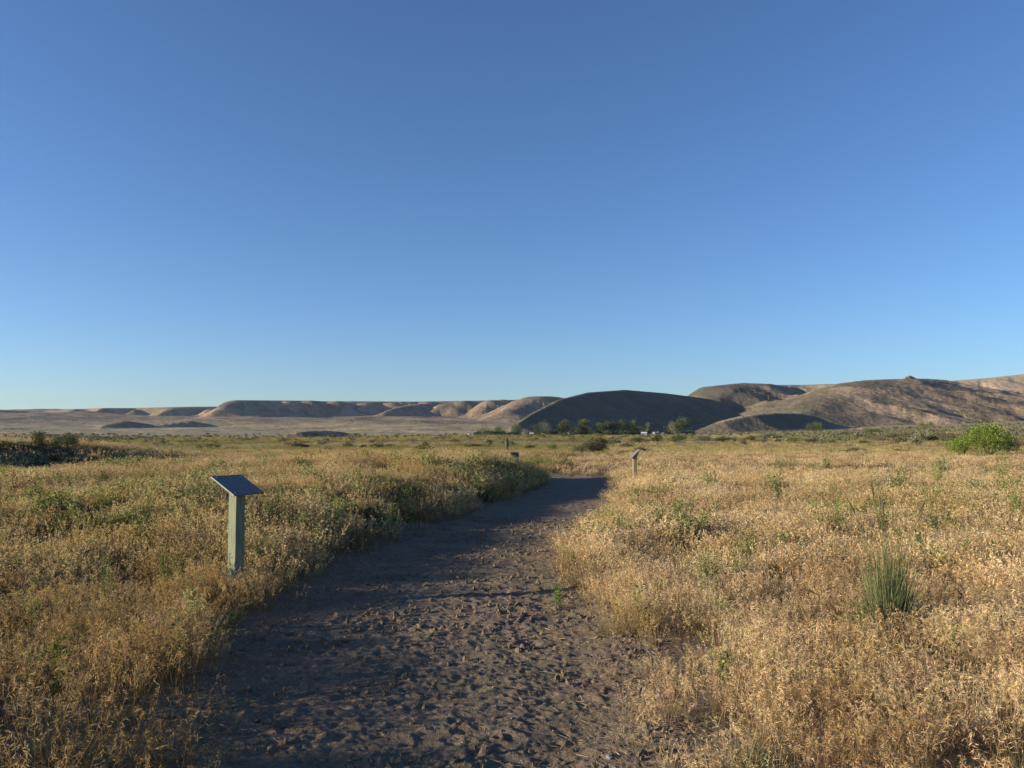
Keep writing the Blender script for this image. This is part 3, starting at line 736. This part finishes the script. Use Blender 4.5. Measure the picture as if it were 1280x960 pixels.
m_white, n = new_mat('pale_stake'); finish(n, (.55, .52, .45), .7)
def stake(px, ytop, d, wd, label, mat=m_white):
    x_ = x_at(px, d); g_ = gz(x_, d); h = z_at(px, ytop, d)-g_
    t = empty('marker_stake', (x_, d, g_)); tag(t, label, 'stake')
    bm = bmesh.new(); box_bm(bm, 0, 0, h/2-.1, wd, wd*.6, h+.2, bev=.004); bm_obj('stake', bm, mat, t)
    bm = bmesh.new(); box_bm(bm, 0, 0, h-.05, wd*1.08, wd*.7, .07, bev=.003); bm_obj('cap_band', bm, m_edge, t)
stake(649.5, 569.5, 34.3, .05, 'thin pale stake just right of the dark square panel')
stake(690.5, 580, 31, .045, 'short pale stake at the right end of the green bushes by the bend')
x_ = x_at(633.5, 62); g_ = gz(x_, 62); hh = z_at(633, 547.5, 62)-g_
q = Quads(); cb = np.array([.08, .07, .05])
tube(q, [(0, 0, -.1), (.03, 0, hh*.5), (-.02, 0, hh)], [.15, .13, .11], cb, 8); tube(q, [(.02, 0, hh*.75), (-.12, .02, hh*.93), (-.26, .02, hh*.95)], [.06, .05, .04], cb)
q.f.append((16, 17, 18, 19)); q.f.append((16, 19, 20, 23)); q.f.append((20, 21, 22, 23))
o = q.obj('dead_stump', m_bark); o.location = (x_, 62, g_); tag(o, 'dark broken tree stump standing in the olive grass above the square panel', 'stump')

# stones
m_stone, n = new_mat('grey_stone'); P = geo_pos(n); finish(n, ramp(n, noise(n, P, 60, 3), [(.3, (.14, .13, .125)), (.7, (.30, .28, .26))]), .85, noise(n, P, 90, 3), .4, .004)
for px, py, s_, lb in ((824, 872, .028, 'grey stone in the thin grass on the right edge of the path'),
                       (641, 893, .013, 'small pale stone lying in the middle of the path'),
                       (762, 945, .022, 'brown stone at the bottom right corner of the path'),
                       (560, 952, .018, 'small clod-like stone at the lower middle of the path')):
    gx_, gy_, gz_ = ground_point(px, py); v_, f_ = stone_mesh(int(px), 3)
    o = raw_mesh('stone', v_*s_, f_, [m_stone], smooth=True); o.location = (gx_, gy_, float(dirt(np.array([gx_]), np.array([gy_]), np.array([gz_]))[0])+s_*.3); o.rotation_euler = (0, 0, px)
    tag(o, lb, 'stone', 'stones on the path')

# big green bunch grass on the right
def bunch(px, py, h, wd, n_bl, name, label, cat, cols, spikes=0, seed=1, wb=.006):
    gx_, gy_, gz_ = ground_point(px, py); rng = np.random.RandomState(seed); q = Quads()
    for i in range(n_bl):
        a = rng.rand()*6.283; r_ = wd*.22*math.sqrt(rng.rand()); b0 = np.array([r_*math.cos(a), r_*math.sin(a), -.04])
        ln = rng.uniform(.05, 1)**1.3; out = np.array([math.cos(a+rng.normal()*.5), math.sin(a+rng.normal()*.5), 0])*wd*.42*ln
        H = h*(.35+.65*rng.rand()**1.3)*(1-.3*ln); c = cols[rng.randint(len(cols))]*rng.uniform(.75, 1.25)
        side = unit(np.cross(out, [0, 0, 1])+rng.normal(size=3)*.4)
        out = out + np.array([rng.normal(), rng.normal(), 0])*wd*.07
        if rng.rand() < .16: H *= .5; out = out*2.2; c = np.array([.42, .35, .2])*rng.uniform(.6, 1.1)     # dead, bent over
        if rng.rand() < .05: H *= 1.25
        q.strip([b0, b0+out*.3+np.array([0, 0, H*.45]), b0+out*.7+np.array([0, 0, H*.82]), b0+out*1.1+np.array([0, 0, H])], [wb*.9, wb, wb*.7, wb*.15], side, [c*.8+np.array([.03, .02, 0]), c, c, c*1.15])
    t = empty(name, (gx_, gy_, gz_)); tag(t, label, cat); q.obj('blades', m_green, parent=t)
    for k in range(spikes):
        s = Quads(); a = rng.rand()*6.283; out = np.array([math.cos(a)*.16, math.sin(a)*.1, 0])*rng.uniform(.3, 1); H = h*rng.uniform(.98, 1.2)
        top = out*1.6+np.array([0, 0, H]); c = np.array([.23, .2, .11]); c2 = np.array([.20, .17, .10])
        tube(s, [(0, 0, 0), out*.6+np.array([0, 0, H*.6]), top], [.0025, .002, .0015], c, 4)
        d = unit(out*1.2+np.array([0, 0, H*.4])); tube(s, [top-d*.02, top, top+d*.03, top+d*.09, top+d*.13], [.001, .005, .0075, .006, .001], c2, 6)
        s.obj('seed_spike', m_green, parent=t)
    return t
BG = np.array([[.17, .24, .09], [.23, .30, .13], [.13, .19, .08], [.27, .32, .15], [.36, .35, .19], [.20, .26, .13]])
bunch(1113, 800, .92, .50, 1150, 'bunchgrass', 'tall green bunchgrass clump standing in the golden grass on the right', 'grass clump', BG, 7, 3, .0048)
bunch(252, 800, .36, .32, 260, 'bunchgrass', 'small grey-green grass clump at the left edge of the path', 'grass clump', BG*1.1, 0, 4, .005)
bunch(935, 957, .16, .35, 350, 'bunchgrass', 'low green grass patch at the bottom edge right of the path', 'grass clump', BG*1.2, 0, 5, .004)

# tall leafy weeds
wd_meshes = {}
WEEDS = [(1102, 668, 92, 44, 'tall leafy green weed behind the bunchgrass clump'), (1047, 668, 62, 50, 'bushy green weed left of the bunchgrass, in golden grass'),
 (1126, 622, 44, 46, 'green weed with spreading top, up behind the tallest weed'), (938, 690, 34, 70, 'low spreading green weed in the middle of the golden grass'),
 (1172, 668, 50, 60, 'loose green weed right of the tall leafy weed'), (1274, 648, 54, 40, 'bright green weed at the right edge of the picture'),
 (972, 622, 42, 34, 'thin green weed left of centre of the golden field'), (884, 612, 26, 46, 'low green weed patch right of the far sign'),
 (836, 655, 34, 60, 'green weed by the right bank of the path'), (700, 756, 32, 26, 'small bright green plant on the right edge of the path'),
 (293, 780, 20, 16, 'tiny green plant at the left edge of the path near the post'), (1016, 590, 16, 26, 'small green weed below the dark low shrub'),
 (1034, 588, 16, 22, 'small pale weed beside the small green weed'), (972, 588, 14, 24, 'small round weed in the far golden grass'),
 (1176, 606, 36, 30, 'grey-green weed left below the large green bush'), (1250, 600, 34, 44, 'leafy weed in front of the large green bush'),
 (888, 720, 40, 60, 'sprawling green weed lower in the golden grass'), (205, 722, 46, 40, 'green leafy weed in the grass left of the signpost'),
 (128, 742, 60, 34, 'upright green weed in the left foreground grass'), (180, 668, 36, 42, 'yellow-green weed behind the left foreground grass'),
 (418, 655, 36, 44, 'dark green weed in the shaded bank'), (336, 652, 34, 30, 'green weed just right of the signpost')]
for k, (px, py, hp, wp, lb) in enumerate(WEEDS):
    gx_, gy_, gz_ = ground_point(px, py)
    dy = .24*F/gy_ if k not in (9, 10) else 0
    gx_, gy_, gz_ = ground_point(px, py+dy); h = (hp+dy)*gy_/F; wd = wp*gy_/F
    ls = min(.05, max(.022, .0032*gy_))
    nst = int(8 + 14*min(1, wd/.6)); q = weed_mesh(700+k, h, wd, nst, 34, ls)
    t = empty('weed_plant', (gx_, gy_, gz_)); tag(t, lb, 'weed', 'leafy weeds in the grass')
    q.obj('foliage', m_green, parent=t)

# ------------------------------------------------------------------ bushes
def make_bush(name, gx_, gy_, gz_, wd, h, cols, mat, seed, label, cat, group, dense=1.0):
    lv = int(np.clip(wp_ * 110, 260, 5200)*dense)
    q = bush_mesh(seed, lv, float(np.clip(.9/math.sqrt(lv)*2.6, .035, .16)), cols, 1.0, 8, .3)
    t = empty(name, (gx_, gy_, gz_), seed*1.3); tag(t, label, cat, group)
    o = q.obj('foliage', mat, parent=t); o.scale = (wd, wd, h)
    s = Quads(); rng = np.random.RandomState(seed)
    for k in range(6):
        a = rng.rand()*6.28; tube(s, [(0, 0, -.08), (math.cos(a)*wd*.13, math.sin(a)*wd*.13, h*.3), (math.cos(a)*wd*.3, math.sin(a)*wd*.3, h*.72)], [wd*.022, wd*.014, wd*.005], np.array([.15, .12, .09]), 5)
    s.obj('stems', m_bark, parent=t); return t
GB = np.array([[.20, .28, .055], [.26, .34, .07], [.15, .22, .045], [.31, .37, .10]])
DK = np.array([[.085, .085, .055], [.12, .11, .07], [.07, .075, .05], [.10, .10, .055]])
GS = np.array([[.12, .15, .055], [.155, .18, .07], [.09, .12, .045]])
BR = np.array([[.20, .15, .10], [.17, .13, .085], [.24, .18, .12]])
kinds = {'b': (GB, 'bright green'), 'd': (DK, 'dark'), 's': (SAGE, 'grey-green'), 'g': (GS, 'olive green'), 'r': (BR, 'brown')}
BUSHES = [ # px, base row, width px, height px, kind, label
 (1201, 573, 34, 25, 'b', 'smaller bright green bush left of the largest bush on the right'),
 (1236, 573, 48, 39, 'b', 'largest bright green bush, on the right before the hills'),
 (1258, 571, 26, 24, 'g', 'darker green bush on the right flank of the largest bush'),
 (49, 563, 19, 22, 'g', 'leftmost upright green bush on the far left rise'),
 (70, 563, 17, 17, 'g', 'middle one of the three green bushes on the far left rise'),
 (87, 563, 20, 20, 'g', 'rightmost of the three green bushes on the far left rise'),
 (12, 561, 24, 9, 'g', 'low olive shrub at the left picture edge'), (29, 561, 14, 8, 's', 'tiny grey shrub left of the three green bushes'),
 (742, 569, 34, 18, 'd', 'large dark round shrub under the row of trees'), (724, 569, 20, 12, 's', 'pale shrub leaning on the left side of the large dark shrub'),
 (753, 558, 20, 10, 'g', 'green shrub just behind the large dark shrub'), (768, 557, 18, 8, 's', 'grey-green shrub second behind the large dark shrub'),
 (783, 561, 16, 8, 'r', 'brown shrub between the large dark shrub and the far sign'), (802, 566, 17, 7, 'd', 'dark low shrub just right of the far sign'),
 (800, 554, 22, 8, 's', 'grey shrub above the far sign'), (821, 553, 14, 8, 'd', 'small dark shrub right above the far sign'),
 (843, 552, 26, 7, 'g', 'wide olive shrub below the tallest right-hand tree'), (880, 553, 22, 8, 's', 'grey shrub below the left foot of the low dark mound'),
 (902, 553, 20, 7, 'g', 'olive shrub under the low dark mound'), (690, 564, 13, 8, 'g', 'olive shrub left of the large dark shrub'),
 (661, 564, 17, 7, 'd', 'flat dark shrub above the green bushes by the bend'), (672, 586, 44, 13, 'b', 'wide low green bush behind the bank at the path bend'),
 (707, 587, 17, 12, 's', 'grey round shrub at the path bend'), (629, 580, 18, 10, 's', 'grey shrub left of the dark square panel'),
 (751, 579, 11, 5, 'd', 'tiny dark shrub below the large dark shrub'), (737, 581, 9, 4, 'g', 'tiny olive tuft below the large dark shrub'), (768, 579, 13, 6, 'r', 'tiny brown shrub left of the far sign'),
 (378, 561, 22, 6, 'd', 'flat dark shrub at the left foot of the small dark mound'), (411, 565, 12, 5, 'd', 'small dark shrub below the small dark mound'),
 (436, 560, 14, 7, 'g', 'small olive shrub right of the small dark mound'), (454, 561, 11, 5, 'd', 'small dark shrub further right of the small dark mound'),
 (472, 561, 20, 6, 's', 'flat grey shrub in the left middle plain'), (488, 560, 14, 5, 'd', 'flat dark shrub in the left middle plain'),
 (532, 566, 21, 9, 'd', 'rounded dark shrub alone in the middle plain'), (418, 573, 16, 6, 'b', 'bright green tuft above the left bank'),
 (449, 575, 14, 10, 'g', 'olive weed-like shrub above the left bank'), (467, 574, 12, 7, 'g', 'low olive shrub above the left bank'),
 (590, 561, 26, 6, 'd', 'long low dark shrub left of the broken stump'), (610, 561, 20, 6, 's', 'long low grey shrub nearest the broken stump'),
 (206, 573, 18, 8, 'b', 'bright green tuft on the left rise'), (299, 568, 26, 5, 'd', 'flat dark shrub beyond the signpost'), (265, 560, 20, 5, 'g', 'flat olive shrub on the plain above the signpost'),
 (1071, 568, 24, 8, 'd', 'dark flat shrub alone in the golden field on the right'), (1124, 568, 14, 7, 'g', 'small round olive shrub right of the dark flat shrub'),
 (1014, 555, 14, 6, 'd', 'small dark shrub at the left of the right-hand sage flat'), (1040, 556, 14, 7, 'g', 'small olive shrub in the right-hand sage flat'),
 (1067, 547, 15, 7, 'g', 'round olive shrub behind the dark flat shrub'), (1089, 544, 18, 8, 'g', 'round green shrub under the knobbed hill'),
 (1114, 549, 22, 8, 's', 'wide grey shrub under the knobbed hill'), (1131, 547, 16, 7, 'r', 'brown shrub right of the wide grey shrub'),
 (1151, 553, 19, 12, 's', 'tall grey-green shrub left of the dark round one'), (1166, 553, 14, 10, 'd', 'dark round shrub left of the brown mound shrubs'),
 (1186, 551, 24, 8, 'r', 'wide brown shrub left above the largest green bush'), (1081, 557, 13, 6, 'g', 'tiny olive shrub above the dark flat shrub'),
 (992, 553, 16, 7, 'b', 'small green shrub below the low dark mound'), (1054, 546, 14, 6, 's', 'small grey shrub left of the round olive shrub'),
 (1100, 553, 18, 7, 'r', 'brown flat shrub below the wide grey shrub'), (1270, 560, 26, 9, 'r', 'brown shrub at the right picture edge'),
 (960, 548, 22, 6, 's', 'flat grey shrub right of the low olive one'), (935, 552, 20, 6, 'd', 'flat dark shrub below the middle of the low dark mound'),
]
for k, (px, py, wp_, hp, kd, lb) in enumerate(BUSHES):
    gx_, gy_, gz_ = ground_point(px, py); cols, nm = kinds[kd]
    name = 'green_bush' if kd in 'b' or hp > 16 and kd == 'g' else 'sagebrush_shrub'
    make_bush(name, gx_, gy_, gz_-.05, wp_*gy_/F*1.08, hp*gy_/F*1.1, cols, m_green if kd == 'b' else m_sage, 800+k, lb, 'bush' if name == 'green_bush' else 'shrub', 'bushes and shrubs on the plain')

# ------------------------------------------------------------------ trees before the domed hill
TG = np.array([[.13, .16, .05], [.17, .20, .065], [.10, .13, .045], [.20, .23, .085]])
TS = np.array([[.19, .21, .115], [.23, .245, .145], [.16, .18, .10]])
def tree(px, py, hp, wp, d, cols, label, seed):
    gx_ = x_at(px, d); gz_ = gz(gx_, d); h = (hp+1.5)*d/F; wd = 1.6*wp*d/F
    t = empty('tree', (gx_, d, gz_)); tag(t, label, 'tree', 'trees at the foot of the domed hill')
    s = Quads(); rng = np.random.RandomState(seed); tr = .035*h
    tube(s, [(0, 0, -.3), (0, .02*h, h*.25), (.02*h, 0, h*.55), (0, 0, h*.8)], [tr, tr*.8, tr*.5, tr*.15], np.array([.1, .08, .06]), 7)
    lobes = []
    for k in range(9):
        a = rng.rand()*6.28; zz = h*rng.uniform(.28, .9); rr_ = wd*.33*rng.uniform(.2, 1)*(1 if zz < h*.65 else .55)
        c = np.array([math.cos(a)*rr_, math.sin(a)*rr_, zz]); lobes.append((c, wd*rng.uniform(.16, .27)))
        tube(s, [(0, 0, zz*.55), c*.6+np.array([0, 0, zz*.25]), c], [tr*.4, tr*.25, tr*.08], np.array([.1, .08, .06]), 5)
    q = Quads()
    for i in range(1500):
        c0, r_ = lobes[rng.randint(9)]; dd = unit(rng.normal(size=3)); p = c0+dd*r_*rng.uniform(.2, 1.1)*np.array([1, 1, 1.15]); p[2] = max(p[2], .08*h)
        q.blade(p, unit(dd+rng.normal(size=3)*.7), h*.07*rng.uniform(.6, 1.5), h*.05, cols[rng.randint(len(cols))]*rng.uniform(.7, 1.3), rng)
    s.obj('trunk', m_bark, parent=t); q.obj('crown', m_tree, parent=t)
TREES = [(624, 543, 10, 14, TG, 'low dark tree mass at the left end of the tree row'), (606, 544, 7, 22, TG, 'low spreading dark tree left of the row, below the pale gully'),
 (644, 543, 11, 14, TS, 'pale grey-green tree near the left end of the row'), (668, 543, 8, 18, TG, 'low dark tree behind the small white-roofed building'),
 (682, 542, 12, 16, TS, 'greyish tree between the white-roofed building and the green trees'), (703, 542, 14.5, 13, TG, 'first full green tree at the left of the main row'),
 (717, 542, 10, 14, TG, 'short green tree second in the main row'), (731, 542, 15.5, 13, TG, 'tall dark tree third in the main row'), (748, 542, 13, 13, TG, 'dark rounded tree fourth in the main row'),
 (761, 542, 17, 16, TG, 'tallest dark tree at the middle of the main row'), (777, 542, 14, 14, TG, 'rounded tree just right of the tallest in the row'), (792, 542, 14.5, 12, TG, 'lighter green tree left of the white L-shaped roof'),
 (810, 541, 12, 8, TG*1.3, 'slim light green tree by the white L-shaped roof'), (839, 542, 12, 13, TS, 'pale bushy tree left of the tallest right-hand tree'), (852, 542, 17.5, 15, TG, 'dark tree at the right end of the row'),
 (1153, 534, 6, 8, TG, 'tiny dark tree at the foot of the knobbed hill'), (1162, 533, 5, 9, TG, 'tiny dark low tree right of another at the foot of the knobbed hill'),
 (1021, 533, 8, 12, TG, 'small dark tree at the right end of the low dark mound'), (1012, 533, 6, 10, TG, 'very low dark tree just left of the small dark one by the mound')]
for k, (px, py, hp, wp, cols, lb) in enumerate(TREES):
    tree(px, py, hp, wp, 640 if py > 538 else 700, cols, lb, 900+k)

# ------------------------------------------------------------------ small buildings among the trees
m_wall, n = new_mat('pale_wall'); finish(n, (.50, .47, .42), .8)
m_wall2, n = new_mat('grey_wall'); finish(n, (.30, .28, .27), .8)
m_roofw, n = new_mat('white_roof'); finish(n, (.60, .59, .57), .6)
m_roofg, n = new_mat('grey_roof'); finish(n, (.33, .32, .32), .6)
m_glass, n = new_mat('window_glass'); finish(n, (.03, .035, .04), .15, spec=.6)
m_door, n = new_mat('brown_door'); finish(n, (.16, .10, .06), .6)
def house(px, d, w_, dp, h, yaw, wm, rm, label, name='small_house'):
    w_ *= .5; dp *= .55; h *= .7
    gx_ = x_at(px, d); t = empty(name, (gx_, d, gz(gx_, d)-.1), yaw); tag(t, label, 'house', 'buildings among the trees')
    bm = bmesh.new(); box_bm(bm, 0, 0, h/2, w_, dp, h)
    pk = h+dp*.22
    for sx_ in (-1, 1):   # gables
        vs = [bm.verts.new((sx_*w_/2, y_, z_)) for y_, z_ in ((-dp/2, h), (dp/2, h), (0, pk))]; bm.faces.new(vs)
    bm_obj('wall', bm, wm, t)
    bm = bmesh.new()
    for s_ in (-1, 1):
        a = [(-w_/2-.4, s_*(dp/2+.4), h-.15), (w_/2+.4, s_*(dp/2+.4), h-.15), (w_/2+.4, 0, pk+.03), (-w_/2-.4, 0, pk+.03)]
        lo = [bm.verts.new(p) for p in a]; up = [bm.verts.new((p[0], p[1], p[2]+.14)) for p in a]
        bm.faces.new(lo); bm.faces.new(up[::-1])
        for k in range(4): bm.faces.new((lo[k], up[k], up[(k+1) % 4], lo[(k+1) % 4]))
    bmesh.ops.recalc_face_normals(bm, faces=bm.faces); bm_obj('roof', bm, rm, t)
    bm = bmesh.new(); box_bm(bm, 0, -dp/2-.03, .8, .8, .06, 1.6); bm_obj('door', bm, m_door, t)
    for s_ in (-1, 1):
        bm = bmesh.new(); box_bm(bm, s_*w_*.32, -dp/2-.02, h*.6, .7, .05, .5); bm_obj('window', bm, m_glass, t)
house(805, 625, 8, 5, 2.6, R(-12), m_wall, m_roofw, 'long low house with white roof beside the slim light green tree')
house(819.5, 625, 7, 6, 2.6, R(20), m_wall2, m_roofg, 'grey house right of the white-roofed long house')
house(664.5, 628, 5, 4, 1.9, R(-5), m_wall, m_roofw, 'small white-roofed shed among the low trees at the left of the row')
house(587, 560, 3, 3, 1.7, R(30), m_wall, m_roofw, 'lone white hut at the far left beyond the tree row')

# ------------------------------------------------------------------ air
mv = bpy.data.materials.new('haze_air'); mv.use_nodes = True; n = mv.node_tree; n.nodes.clear()
pv = N(n, 'ShaderNodeVolumePrincipled'); pv.inputs['Color'].default_value = (.72, .82, 1.0, 1); pv.inputs['Density'].default_value = .000032; pv.inputs['Anisotropy'].default_value = .3
o_ = N(n, 'ShaderNodeOutputMaterial'); n.links.new(pv.outputs[0], o_.inputs['Volume'])
bm = bmesh.new(); box_bm(bm, 0, 0, 110, 9600, 9600, 420); o = bm_obj('haze', bm, mv); o['kind'] = 'stuff'
print('objects', len(scene.objects), 'faces', sum(len(o.data.polygons) for o in scene.objects if o.type == 'MESH'))
